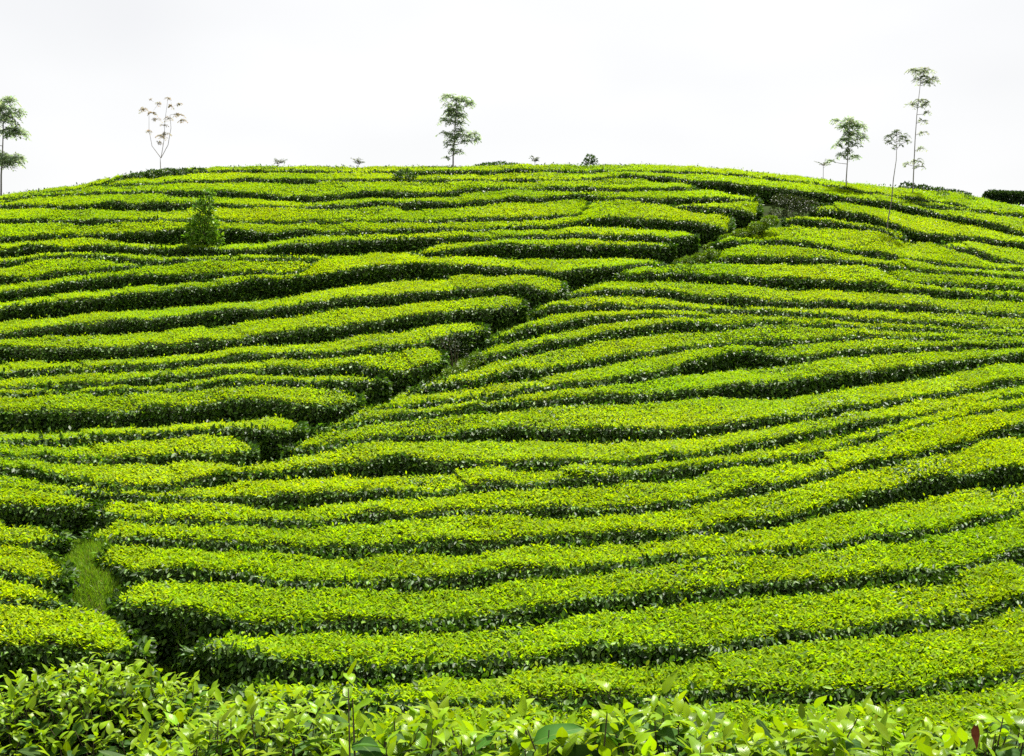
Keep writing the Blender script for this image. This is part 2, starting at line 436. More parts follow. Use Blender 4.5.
R["q3"] = trace(("D1", [(430, 475, 492, 462), (600, 465, 500, 425), (700, 470, 503, 424), (800, 475, 506, 426), (900, 480, 510)]),
                ("R1", [(0, 488, 520), (60, 490, 525), (200, 490, 530), (330, 505, 535), (450, 515, 540), (600, 530, 550), (700, 537, 560), (850, 547, 560), (1024, 560, 572)]))
R["q2b"] = trace(("R1", [(480, 488, 494), (690, 503, 522), (850, 512, 525), (950, 520, 528), (1024, 532, 537)]))
R["q2"] = trace(("D1", [(800, 408, 423, 392), (880, 405, 426, 366)]), ("R1", [(0, 403, 432), (150, 400, 430), (300, 410, 430), (400, 427, 440), (560, 443, 451), (800, 470, 475), (1024, 487, 492)]))
R["q1"] = trace(("D1", [(818, 348, 362, 335), (900, 337, 360, 318), (980, 335, 355, 300)]), ("R1", [(0, 335, 352, 278), (100, 335, 351, 280), (200, 352, 361, 290), (330, 373, 386), (420, 385, 400), (560, 400, 415), (700, 428, 440), (850, 437, 450), (1024, 452, 461)]))
# rows to the left of the path
R["la"] = trace(("L2", [(0, 652, 668), (240, 655, 675), (300, 655, 735), (372, 645, 750)]))
R["lb"] = trace(("L3", [(0, 85, 97, 25), (130, 84, 97, 20), (250, 70, 94, 15)]))
R["lc"] = trace(("L3", [(0, 200, 216, 98), (150, 228, 252, 98), (215, 226, 252, 110), (256, 214, 250, 160)]))
R["ld"] = trace(("L3", [(0, 306, 338, 220), (150, 300, 345, 255), (225, 305, 342, 255), (275, 305, 338, 280)]))
R["le"] = trace(("L3", [(0, 490, 540, 342), (200, 477, 545, 346), (300, 485, 550, 345), (400, 520, 562, 362), (500, 535, 567, 392), (560, 510, 570, 440)]))
R["t17"] = trace(("L2", [(0, 440, 448), (60, 452, 465), (200, 460, 487), (400, 465, 490), (600, 455, 490), (760, 445, 490), (900, 447, 502), (1000, 430, 520)]))
R["t16"] = trace(("L2", [(0, 395, 415), (200, 390, 415), (400, 385, 410), (600, 365, 388), (760, 353, 372), (900, 345, 368)]), ("M2", [(0, 345, 400), (100, 350, 405), (178, 340, 400)]))
R["t15"] = trace(("L2", [(0, 278, 362), (250, 285, 360), (512, 275, 350), (760, 258, 330)]), ("M2", [(0, 237, 310), (250, 255, 312), (370, 258, 310), (412, 235, 300)]))
R["t14"] = trace(("L2", [(0, 205, 225), (200, 205, 221), (400, 200, 208), (640, 187, 205), (760, 180, 195)]), ("M2", [(0, 163, 182), (250, 165, 187), (400, 160, 200), (515, 155, 240)]))
R["t13"] = trace(("L2", [(0, 185, 196), (250, 172, 190), (512, 155, 182), (760, 132, 160)]), ("M2", [(0, 110, 136), (250, 105, 132), (400, 100, 132), (512, 110, 180), (620, 108, 185), (745, 80, 150)]))
R["t12"] = trace(("L2", [(0, 122, 150), (250, 110, 136), (512, 95, 116), (760, 82, 102)]), ("M2", [(0, 50, 78), (250, 45, 71), (450, 30, 52), (650, 10, 30)]), ("M1", [(860, 700, 756), (915, 690, 750)]))
R["t11"] = trace(("L2", [(0, 28, 80), (250, 25, 78), (512, 25, 71)]), ("L1", [(760, 745, 795)]), ("M1", [(0, 712, 753), (250, 680, 740), (400, 665, 720), (600, 640, 690), (760, 620, 662), (900, 610, 660)]), ("D1", [(-10, 595, 660), (42, 588, 660)]))
R["t10"] = trace(("L1", [(0, 705, 738), (200, 685, 716), (400, 660, 710), (600, 650, 710), (800, 625, 680)]), ("M1", [(0, 602, 655), (150, 590, 640), (300, 570, 610), (512, 555, 600), (700, 540, 580), (850, 530, 562)]), ("D1", [(0, 512, 550), (100, 530, 562), (205, 535, 600)]))
R["t9"] = trace(("L1", [(0, 605, 665), (250, 580, 640), (500, 550, 615), (750, 525, 600)]), ("M1", [(0, 492, 572), (150, 480, 555), (300, 460, 530), (420, 448, 515), (560, 430, 490), (700, 430, 485), (850, 440, 475)]),
                ("D1", [(0, 443, 472), (100, 450, 475), (200, 460, 482), (300, 445, 500), (420, 440, 495), (560, 425, 442), (598, 420, 432)]))
R["t8"] = trace(("L1", [(0, 540, 575), (150, 525, 560), (300, 500, 545), (450, 475, 525), (600, 470, 515), (760, 470, 495), (900, 465, 485)]), ("M1", [(0, 458, 470), (110, 465, 472), (230, 448, 452)]))
R["t7"] = trace(("L1", [(0, 480, 510), (150, 475, 500), (260, 460, 477), (400, 448, 458), (560, 440, 446)]))
R["t6"] = trace(("L1", [(0, 420, 446), (150, 405, 431), (300, 390, 416), (400, 395, 420), (600, 415, 431), (760, 410, 430)]), ("M1", [(0, 408, 426), (150, 404, 414), (280, 402, 407)]))
R["t5"] = trace(("L1", [(0, 383, 400), (100, 360, 400), (200, 357, 385), (300, 365, 387), (450, 355, 385), (600, 362, 395), (730, 367, 400), (960, 368, 392)]),
                ("M1", [(40, 365, 398), (120, 348, 398), (250, 345, 395), (400, 335, 390), (600, 325, 380), (720, 320, 347), (900, 323, 336)]),
                ("D1", [(0, 318, 331), (200, 310, 326), (380, 310, 327), (560, 315, 345), (650, 328, 395), (735, 310, 400)]))
R["m7"] = trace(("M1", [(640, 385, 395, 378), (720, 376, 400, 352), (800, 370, 400), (920, 357, 400)]), ("D1", [(0, 355, 405), (200, 355, 410), (400, 350, 405), (560, 358, 415), (645, 345, 415)]))
R["t4"] = trace(("L1", [(0, 320, 355), (100, 320, 346), (230, 310, 330), (350, 308, 320), (500, 308, 345), (650, 292, 350), (760, 287, 350), (880, 290, 360)]),
                ("M1", [(0, 300, 347), (130, 300, 325), (260, 295, 311), (400, 299, 311), (560, 290, 301), (900, 285, 296)]),
                ("D1", [(50, 280, 295), (150, 274, 290), (270, 252, 282), (400, 245, 282), (600, 255, 290), (720, 260, 300), (780, 270, 345), (878, 285, 325)]))
R["t3"] = trace(("L1", [(0, 255, 271), (180, 253, 265), (330, 255, 269), (550, 253, 267), (700, 249, 258)]), ("M1", [(0, 258, 266), (150, 260, 274), (350, 258, 270), (600, 255, 263), (950, 249, 260)]), ("D1", [(0, 245, 256), (130, 240, 255), (300, 225, 230)]))
R["t2"] = trace(("L1", [(0, 200, 211), (150, 190, 216), (280, 200, 230), (420, 187, 217), (600, 185, 216), (780, 182, 203)]), ("M1", [(0, 195, 208), (250, 200, 226), (400, 190, 226), (540, 180, 212), (750, 185, 211), (880, 180, 202)]),
                ("D1", [(0, 165, 190), (150, 160, 186), (250, 155, 170), (420, 165, 175), (600, 165, 190), (700, 165, 190), (850, 161, 182), (980, 172, 190)]))
R["d4"] = trace(("D1", [(640, 198, 204), (720, 200, 216), (850, 210, 232), (985, 218, 242)]))
R["t1"] = trace(("L1", [(0, 185, 190), (150, 152, 170), (280, 150, 166), (430, 143, 165), (600, 135, 165), (780, 135, 156)]), ("M1", [(0, 150, 167), (100, 155, 181), (280, 158, 177), (450, 140, 166), (620, 145, 167), (800, 140, 161)]),
                ("D1", [(0, 120, 137), (200, 125, 141), (480, 130, 156), (600, 125, 151), (720, 118, 146)]))
R["t0"] = trace(("L1", [(430, 117, 123), (540, 108, 114), (660, 99, 107), (860, 95, 106)]), ("M1", [(0, 90, 101), (120, 94, 106), (430, 95, 106), (600, 97, 105)]),
                ("D1", [(0, 92, 98), (300, 92, 98), (450, 74, 88), (620, 83, 107), (740, 95, 127), (850, 102, 142), (980, 118, 160)]),
                ("R1", [(60, 125, 185), (130, 132, 205), (215, 148, 190), (310, 163, 186), (450, 182, 213), (560, 203, 225), (700, 229, 253), (800, 249, 274), (900, 272, 297), (1024, 305, 322)]))
R["tc"] = trace(("L1", [(0, 172, 178, 156), (130, 150, 156, 136), (300, 128, 134, 115), (430, 104, 110, 92), (520, 72, 88, 62), (700, 64, 86, 48), (820, 62, 76, 45)]),
                ("M1", [(0, 58, 66, 38), (400, 60, 67, 38), (720, 60, 75, 40), (950, 60, 75, 36)]),
                ("D1", [(0, 48, 75, 32), (110, 55, 74, 31), (265, 57, 79, 30), (460, 60, 74, 31), (620, 62, 69, 33), (800, 68, 73, 42)]),
                ("R1", [(0, 88, 93, 65), (200, 107, 112, 84), (330, 133, 138, 108), (450, 150, 155, 117), (560, 165, 170, 125), (800, 200, 205, 150), (1024, 236, 241, 198)]))
R["f0"] = trace(("R1", [(560, 183, 187), (700, 203, 209), (800, 213, 220), (870, 217, 231), (1000, 236, 248)]))
R["f2"] = trace(("R1", [(182, 212, 245, 190), (300, 220, 256, 180), (400, 235, 272), (500, 268, 310), (560, 293, 340), (650, 310, 350), (760, 310, 337), (860, 325, 351), (950, 340, 365), (1024, 350, 376)]))
R["f3"] = trace(("R1", [(70, 255, 275, 240), (200, 256, 276, 244), (300, 268, 286, 252), (400, 280, 296, 270), (445, 285, 300, 275), (540, 330, 340, 305)]))
R["f4"] = trace(("R1", [(690, 352, 362, 345), (800, 372, 396), (900, 400, 420), (960, 410, 426), (1024, 430, 442)]))

NAMES = {
 "r14": "lowest bright tea row showing just above the close leaves at the bottom right",
 "r13": "tea row directly behind the close leaves, starting right of the dark hollow",
 "r12": "second full tea row above the close leaves, its blunt end over the dark hollow",
 "r11": "long tea row with the tallest dark end face, beside the foot of the grassy path",
 "r10": "tea row whose left end shows bare stems beside the grassy path",
 "r9": "tea row ending at the top of the grassy path patch with a leafy round corner",
 "r8": "narrow tea row starting right beside the dark notch above the grassy path",
 "r7": "tea row running the full width just above the dark notch at lower left",
 "r6": "full width tea row dipping like a bowl at left, with a dark nick mid length",
 "r5": "broad tea row with thick shaded face, lowest to start from the diagonal gap",
 "r4": "tea row with a bold dark face at right, second to start from the diagonal gap",
 "r3": "thin tea row third to start from the diagonal gap, dark pocket right of centre",
 "r2": "tea row fourth to start from the diagonal gap, bending down then level to the right",
 "r1": "tea row fifth to start from the diagonal gap, beside the grey dead bush",
 "q6": "short tea row fading out mid slope, sixth to start from the diagonal gap",
 "q5": "slender arched tea row, seventh to start from the diagonal gap",
 "q4": "arched tea row, eighth up the diagonal gap on its right side",
 "q3": "tea row ninth up the diagonal gap, with long dark face to the right edge",
 "q2b": "short faint tea row on the upper right slope, inside the bright yellowish patch",
 "q2": "bright tea row tenth up the diagonal gap, sloping down to the right",
 "q1": "yellowish tea row starting at the top of the diagonal gap, sloping down right",
 "la": "tea row ending at the dark notch above the grassy path, on its left",
 "lb": "short tea row left of the grassy path, uppermost beside the grass",
 "lc": "short tea row left of the grassy path, second down beside the grass",
 "ld": "short low tea row left of the grassy path, third down beside the grass",
 "le": "broad rounded tea row in the lower left, left of the dark hollow",
 "t17": "broad tea row with rounded right end, lowest left of the diagonal gap",
 "t16": "thin tea row second from the bottom left of the diagonal gap, square end",
 "t15": "tea row with the thickest black face left of the diagonal gap, third from its bottom",
 "t14": "thin tea row fourth from the bottom left of the diagonal gap",
 "t13": "tea row fifth from the bottom left of the diagonal gap, wide dark end",
 "t12": "tea row ending against the grey dead bush in the diagonal gap",
 "t11": "tea row seventh from the bottom left of the diagonal gap, rising to the right",
 "t10": "tea row eighth from the bottom left of the diagonal gap, end above the seventh",
 "t9": "tea row with a very long dark face, arching over the middle left slope",
 "t8": "tea row at left merging into the long arched row below it",
 "t7": "short narrow tea row at the left edge, thinning out above a dark band",
 "t6": "narrow tea row passing just below the foot of the cone shaped shrub",
 "t5": "long tea row in front of the cone shaped shrub, ending at the upper gap",
 "m7": "lens shaped tea row with thick dark face just below the upper gap",
 "t4": "tea row passing behind the cone shaped shrub, with blunt dark end at the gap",
 "t3": "thin tea row behind the cone shaped shrub, just below its tip level",
 "t2": "uneven dark patched tea row on the upper slope, third below the crest",
 "d4": "short tea row near the upper right gap, ending at a brown stub",
 "t1": "patchy tea row on the upper slope, second below the crest",
 "t0": "tea row first below the crest, turning dark faced and steep to the right",
 "tc": "tea row along the very crest of the hill under the sky",
 "f0": "short tea row near the right edge below the crest row",
 "f2": "tea row sloping down right behind the slim bare stemmed sapling",
 "f3": "short tea row at the foot of the slim bare stemmed sapling",
 "f4": "short tea row at the right edge, just below the row behind the sapling",
}
GROUP = "clipped tea rows across the hillside"

# sampled pixel curves for every row
CUR = {}
for k, pts in R.items():
    xs = np.array([p[0] for p in pts]); Fy = np.array([p[1] for p in pts]); By = np.array([p[2] for p in pts])
    x0, x1 = xs[0], xs[-1]
    L0 = -110 if x0 < 5 else x0
    L1 = 1134 if x1 > 1010 else x1
    x = np.arange(L0, L1 + 0.01, 2.0)
    def ext(a):
        y = np.interp(x, xs, a)
        if L0 < x0:
            s = np.clip((np.interp(60, xs, a) - np.interp(0, xs, a)) / 60, -.25, .25); m = x < x0; y[m] = a[0] + s * (x[m] - x0)
        if L1 > x1:
            s = np.clip((np.interp(1024, xs, a) - np.interp(964, xs, a)) / 60, -.3, .3); m = x > x1; y[m] = a[-1] + s * (x[m] - x1)
        return y
    F = smooth1(ext(Fy), 7); B = smooth1(ext(By), 6)
    if k in ("tc", "t0", "t1", "t2", "t3", "t6", "f0"):      # up here the lanes have half grown over
        ope = np.clip((vnoise(x / 70.0, np.full(len(x), 3.0 + len(k) + sum(map(ord, k)) % 31), 17) - .22) * 2.2, 0.40, 1)
        ope = np.where((x > 690) & (x < 860) & (k == "t0"), 1, ope)
        B = F + (B - F) * ope
    B = np.maximum(B, F + 1.0)
    tp = [(p[0], p[3]) for p in pts if p[3] is not None]
    CUR[k] = dict(x=x, F=F, B=B, tp=tp, Y=depth_at(x, F))
    CUR[k]["Y"] = smooth1(CUR[k]["Y"], 4)

def at_x(k, key, x):
    c = CUR[k]
    return np.interp(x, c["x"], c[key], left=np.nan, right=np.nan)

def hedge(k):
    c = CUR[k]; x, F, Yf = c["x"], c["F"], c["Y"]
    T = np.full(len(x), np.nan); Yt = np.full(len(x), np.nan); bestF = np.full(len(x), -1e9)
    for j in CUR:
        if j == k: continue
        Fj = at_x(j, "F", x); Bj = at_x(j, "B", x); Yj = at_x(j, "Y", x)
        m = np.isfinite(Fj) & (Fj < F - 1.2) & (Fj > bestF)
        gap = np.clip(0.30 * (Yj - Yf), 0.22, 0.50)
        bestF[m] = Fj[m]; T[m] = np.minimum(Bj[m], F[m] - 2.0); Yt[m] = (Yj - gap)[m]
    if c["tp"]:                                             # far edges sighted directly
        tx = np.array([p[0] for p in c["tp"]]); ty = np.array([p[1] for p in c["tp"]])
        m = (x >= tx[0] - 3) & (x <= tx[-1] + (3000 if k == "tc" else 3))
        if k == "tc": m[:] = True
        t = np.interp(x, tx, ty); T[m] = t[m]
        Yt[m] = np.minimum(depth_at(x[m], t[m]), Yf[m] + 3.5)
    bad = ~np.isfinite(T)
    if bad.any():
        T[bad] = F[bad] - FPX * 0.3 / Yf[bad]; Yt[bad] = Yf[bad] + 1.0
    Yt = np.clip(Yt, Yf + 0.35, Yf + 3.4)
    T = np.minimum(smooth1(T, 6), F - 2.0); Yt = smooth1(Yt, 25 if k == 'tc' else 6)
    # resample evenly along the row
    Pf = pix(x, F, Yf)
    s = np.concatenate([[0], np.cumsum(np.linalg.norm(np.diff(Pf, axis=0), axis=1))])
    n = max(6, int(s[-1] / 0.22))
    u = np.linspace(0, s[-1], n)
    xi = np.interp(u, s, x)
    g = lambda a: np.interp(xi, x, a)
    ff, tt, yf, yt = g(F), g(T), g(Yf), g(Yt)
    # ragged clipping: centimetres of wander
    wob = (vnoise(u * 1.3, np.full(n, len(k) + hash_k(k)), 5) - .5) * 0.10 + (vnoise(u * 3.1, np.full(n, len(k) + hash_k(k)), 6) - .5) * 0.06
    A = pix(xi, ff, yf); A[:, 2] += wob                                      # front edge of the top
    Bk = pix(xi, tt, yt); Bk[:, 2] += (vnoise(u * 1.1, np.full(n, 9.5 + hash_k(k)), 8) - .5) * 0.06
    ga = ground(A[:, 0], A[:, 1]); gb = ground(Bk[:, 0], Bk[:, 1])
    Bk[:, 2] = np.maximum(Bk[:, 2], gb + 0.28)
    A[:, 1] += (vnoise(u * 1.15, np.full(n, 4.5 + hash_k(k)), 9) - .5) * np.interp(yf, [14, 24], [0.13, 0.05]) + (vnoise(u * 2.9, np.full(n, 2.5 + hash_k(k)), 10) - .5) * np.interp(yf, [14, 24], [0.09, 0.04])
    # rounded ends where a row stops inside the picture
    return dict(u=u, A=A, B=Bk, ga=ga, gb=gb, open0=x[0] > -100, open1=x[-1] < 1130)

def hash_k(k):
    return sum((i + 3) * ord(ch) for i, ch in enumerate(k)) % 97

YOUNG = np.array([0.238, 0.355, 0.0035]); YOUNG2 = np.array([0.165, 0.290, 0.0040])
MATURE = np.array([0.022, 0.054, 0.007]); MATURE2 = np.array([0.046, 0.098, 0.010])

def tint(n, a, b, spread=0.22):
    t = rng.random(n)[:, None]
    c = a * (1 - t) + b * t
    return np.clip(c * rng.normal(1, spread, n).clip(.45, 1.7)[:, None] * rng.normal(1, .06, (n, 3)), 0.001, .6)

def rand_dir(n):
    th = rng.uniform(0, 2 * math.pi, n)
    return np.stack([np.cos(th), np.sin(th), np.zeros(n)], 1)

def build_hedge(k):
    h = hedge(k)
    A, B, ga, gb, u = h["A"], h["B"], h["ga"], h["gb"], h["u"]
    n = len(u); ymean = float(np.median(A[:, 1]))
    mid = (A[n // 2] + B[n // 2]) / 2
    root = empty("tea_hedge", (mid[0], mid[1], float(ground(mid[0], mid[1]))), NAMES[k], "tea hedge", GROUP)
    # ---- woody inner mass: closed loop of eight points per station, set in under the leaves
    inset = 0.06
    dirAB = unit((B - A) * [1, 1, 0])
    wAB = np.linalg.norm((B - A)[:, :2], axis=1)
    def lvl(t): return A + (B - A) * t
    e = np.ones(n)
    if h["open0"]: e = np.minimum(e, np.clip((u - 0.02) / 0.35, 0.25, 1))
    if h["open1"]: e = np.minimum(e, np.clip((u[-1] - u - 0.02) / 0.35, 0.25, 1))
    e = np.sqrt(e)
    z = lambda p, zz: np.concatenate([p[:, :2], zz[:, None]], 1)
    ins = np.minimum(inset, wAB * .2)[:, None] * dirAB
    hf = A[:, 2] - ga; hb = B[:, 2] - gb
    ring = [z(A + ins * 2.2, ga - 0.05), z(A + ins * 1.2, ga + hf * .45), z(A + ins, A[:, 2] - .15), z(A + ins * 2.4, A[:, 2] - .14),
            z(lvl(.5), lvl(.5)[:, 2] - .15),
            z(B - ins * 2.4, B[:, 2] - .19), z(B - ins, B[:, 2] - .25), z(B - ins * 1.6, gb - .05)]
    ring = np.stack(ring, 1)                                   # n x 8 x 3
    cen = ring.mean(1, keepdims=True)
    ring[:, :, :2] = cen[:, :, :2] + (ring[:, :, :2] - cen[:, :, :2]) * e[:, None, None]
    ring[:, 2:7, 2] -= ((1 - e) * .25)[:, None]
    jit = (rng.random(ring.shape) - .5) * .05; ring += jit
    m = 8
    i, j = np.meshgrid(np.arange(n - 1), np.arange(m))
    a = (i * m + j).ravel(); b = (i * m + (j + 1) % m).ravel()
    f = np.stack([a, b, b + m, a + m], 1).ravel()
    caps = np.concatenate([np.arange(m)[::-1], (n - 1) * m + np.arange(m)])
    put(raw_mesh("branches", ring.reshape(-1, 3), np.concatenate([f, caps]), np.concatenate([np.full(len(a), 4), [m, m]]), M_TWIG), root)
    # ---- leaves
    near = ymean < 21
    far = ymean > 34
    size = 0.062 if near else (0.068 if not far else 0.074)
    dens = np.interp(ymean, [10, 14, 20, 30, 45, 57], [2100, 1900, 1500, 1150, 950, 880])
    seg = np.linalg.norm(np.diff((A + B) / 2, axis=0), axis=1)
    wid = np.linalg.norm(B - A, axis=1)
    area = seg * (wid[:-1] + wid[1:]) / 2
    N = int(area.sum() * dens)
    si = rng.choice(n - 1, N, p=area / area.sum()); fr = rng.random(N)
    def lerp(a): return a[si] * (1 - fr)[:, None] + a[si + 1] * fr[:, None]
    v = rng.random(N)
    a_, b_ = lerp(A), lerp(B)
    P = a_ * (1 - v)[:, None] + b_ * v[:, None]
    ee = (e[si] * (1 - fr) + e[si + 1] * fr)
    mid_ = (a_ + b_) / 2
    P[:, :2] = mid_[:, :2] + (P[:, :2] - mid_[:, :2]) * ee[:, None]
    w_ = np.linalg.norm(b_ - a_, axis=1)
    edge = np.minimum(v, 1 - v) * w_
    rnd = np.clip(1 - edge / 0.12, 0, 1) ** 2 * 0.055 + (1 - ee) * .25
    along = u[si] * (1 - fr) + u[si + 1] * fr
    bid = np.floor(along / .95 + .5 * (vnoise(along * .7, np.full(N, 1.5 + hash_k(k)), 31) - .5) + .25 * (v - .5)).astype(int)
    brr = np.random.default_rng(hash_k(k) + 5)
    nb = bid.max() - bid.min() + 1
    bz = brr.normal(0, .028, nb)[bid - bid.min()]; bt = brr.normal(0, 1, nb)[bid - bid.min()]
    fz = np.abs(along / .95 - np.round(along / .95))              # shallow seams where two bushes meet
    bump = (vnoise(P[:, 0] * 2.3, P[:, 1] * 2.3, 11) - .5) * .09 + (vnoise(P[:, 0] * 6, P[:, 1] * 6, 12) - .5) * .05
    lift = np.abs(rng.normal(0, .03, N)) - .02
    tallshoot = rng.random(N) < .006
    P[:, 2] += bump * (.8 if near else .55) - rnd + lift - .025 - .055 * v + bz + tallshoot * rng.uniform(.03, .12, N)
    hd = rand_dir(N)
    up = rng.uniform(-0.05, 1.25 if near else 0.95, N)[:, None]
    D = hd + UP * (up + 1.6 * tallshoot[:, None])
    Nn = UP + rng.normal(0, .18 if far else .33, (N, 3))
    Lg = size * rng.uniform(.65, 1.35, N)
    # share of old dark leaves among the flush, in patches
    patch = vnoise(P[:, 0] * .55, P[:, 1] * .55, 21) * .6 + vnoise(P[:, 0] * 2.2, P[:, 1] * 2.2, 22) * .4
    prob = np.clip((patch - .58) * 1.6, .03, .55)
    upper = np.clip((P[:, 1] - 40) / 14, 0, 1)
    prob = np.clip(prob + .30 * upper * (P[:, 0] < 6) * (patch > .4) + .10 * upper, 0, .75)
    prob = np.clip(prob + bt * .05, .02, .8)
    prob = np.where(edge < .04, prob + .2, prob) * np.where(tallshoot, 0, 1)
    old = rng.random(N) < prob
    ty = tint(N, YOUNG, YOUNG2, .20 if near else (.09 if far else .13)) * (1 + .07 * bt)[:, None]
    warm = vnoise(P[:, 0] * .30 + 40, P[:, 1] * .30, 23)[:, None]
    ty = ty * (np.array([.80, .91, 1.0]) * (1 - warm) + np.array([1.20, 1.07, .9]) * warm)
    tm = tint(N, MATURE2, np.array([.06, .115, .012]), .25)
    y_ = ~old
    # ---- shaded faces: older, larger, hanging leaves
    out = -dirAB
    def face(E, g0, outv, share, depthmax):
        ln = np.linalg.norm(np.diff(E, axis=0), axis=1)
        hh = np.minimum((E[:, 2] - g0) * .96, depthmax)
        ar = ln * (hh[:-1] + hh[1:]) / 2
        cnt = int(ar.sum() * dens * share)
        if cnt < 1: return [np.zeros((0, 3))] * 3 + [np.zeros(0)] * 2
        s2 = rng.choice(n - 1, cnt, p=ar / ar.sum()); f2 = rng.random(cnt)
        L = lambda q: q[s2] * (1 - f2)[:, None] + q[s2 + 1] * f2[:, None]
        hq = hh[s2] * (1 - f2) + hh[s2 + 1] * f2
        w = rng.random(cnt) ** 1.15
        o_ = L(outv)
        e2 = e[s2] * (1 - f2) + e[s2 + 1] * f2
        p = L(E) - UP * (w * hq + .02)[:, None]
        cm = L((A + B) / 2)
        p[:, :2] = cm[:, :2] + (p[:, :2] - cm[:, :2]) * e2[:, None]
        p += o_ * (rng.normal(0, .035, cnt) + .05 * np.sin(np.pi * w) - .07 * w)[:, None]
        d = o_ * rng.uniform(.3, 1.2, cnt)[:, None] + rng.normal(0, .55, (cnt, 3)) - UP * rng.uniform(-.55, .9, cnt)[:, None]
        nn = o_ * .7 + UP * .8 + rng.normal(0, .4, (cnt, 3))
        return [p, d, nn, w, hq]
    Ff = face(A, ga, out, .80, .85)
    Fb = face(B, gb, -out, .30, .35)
    ends = []
    for flag, q, sgn in ((h["open0"], 0, -1), (h["open1"], n - 1, 1)):
        if not flag: continue
        axis = unit((A[min(q + 1, n - 1)] - A[max(q - 1, 0)]) * [1, 1, 0]) * sgn
        wq = np.linalg.norm(B[q] - A[q]); hq = A[q, 2] - ga[q]
        cnt = int(wq * hq * dens * 1.3)
        t = rng.random(cnt)[:, None]; w = rng.random(cnt)
        mid0 = (A[q] + B[q]) / 2
        base = mid0 + (A[q] + (B[q] - A[q]) * t - mid0) * .75
        gq = ga[q] * (1 - t[:, 0]) + gb[q] * t[:, 0]
        p = base.copy(); p[:, 2] = base[:, 2] - .08 - w * (base[:, 2] - gq) * .92
        p += axis * (.03 + rng.normal(0, .05, cnt) - .06 * w)[:, None]
        d = axis * rng.uniform(.3, 1.2, cnt)[:, None] + rng.normal(0, .5, (cnt, 3)) - UP * rng.uniform(-.4, .9, cnt)[:, None]
        nn = axis * .7 + UP * .8 + rng.normal(0, .4, (cnt, 3))
        ends.append((p, d, nn))
    fp = np.concatenate([Ff[0], Fb[0]] + [q[0] for q in ends]); fd = np.concatenate([Ff[1], Fb[1]] + [q[1] for q in ends])
    fn = np.concatenate([Ff[2], Fb[2]] + [q[2] for q in ends])
    nf = len(fp)
    fl = size * rng.uniform(.9, 1.8, nf) * (1 if near else 1.25)
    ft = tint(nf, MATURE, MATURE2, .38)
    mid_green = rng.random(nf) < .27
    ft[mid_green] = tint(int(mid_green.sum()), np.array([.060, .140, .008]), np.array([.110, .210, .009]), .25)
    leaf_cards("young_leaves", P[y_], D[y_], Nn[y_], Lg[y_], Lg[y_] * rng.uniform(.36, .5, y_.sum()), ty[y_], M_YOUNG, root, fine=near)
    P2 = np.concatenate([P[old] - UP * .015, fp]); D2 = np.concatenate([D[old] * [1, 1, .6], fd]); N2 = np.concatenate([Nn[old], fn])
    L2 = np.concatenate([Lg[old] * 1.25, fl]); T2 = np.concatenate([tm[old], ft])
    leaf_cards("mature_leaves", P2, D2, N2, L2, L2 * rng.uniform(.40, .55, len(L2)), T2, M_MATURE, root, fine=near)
    # ---- bare stems where a near row ends open
    if k in ("r10", "r12", "r11"):
        for q in range(4):
            f0 = A[1 + q] + (B[1 + q] - A[1 + q]) * random.uniform(.0, .5)
            b0 = np.array([f0[0] + .03, f0[1], ga[1] - .05]); t0 = np.array([f0[0] + random.uniform(-.10, .10), f0[1], A[q, 2] - .15])
            md = (b0 + t0) / 2 + [random.uniform(-.05, .05), -.03, 0]
            tubes("stem", [([b0, md, t0], [.018, .013, .008])], M_STEM, root, 5)
    return N + nf

total = sum(build_hedge(k) for k in CUR)
print("hedge leaves:", total)

# ------------------------------------------------------------------ the grassy path
def on_ground(px, py, lift=0.0):
    d = depth_at(px, py - 18)   # sight a little above: the path lies under the level of the tops
    p = pix(px, py, d)
    p[:, 2] = ground(p[:, 0], p[:, 1]) + lift
    return p

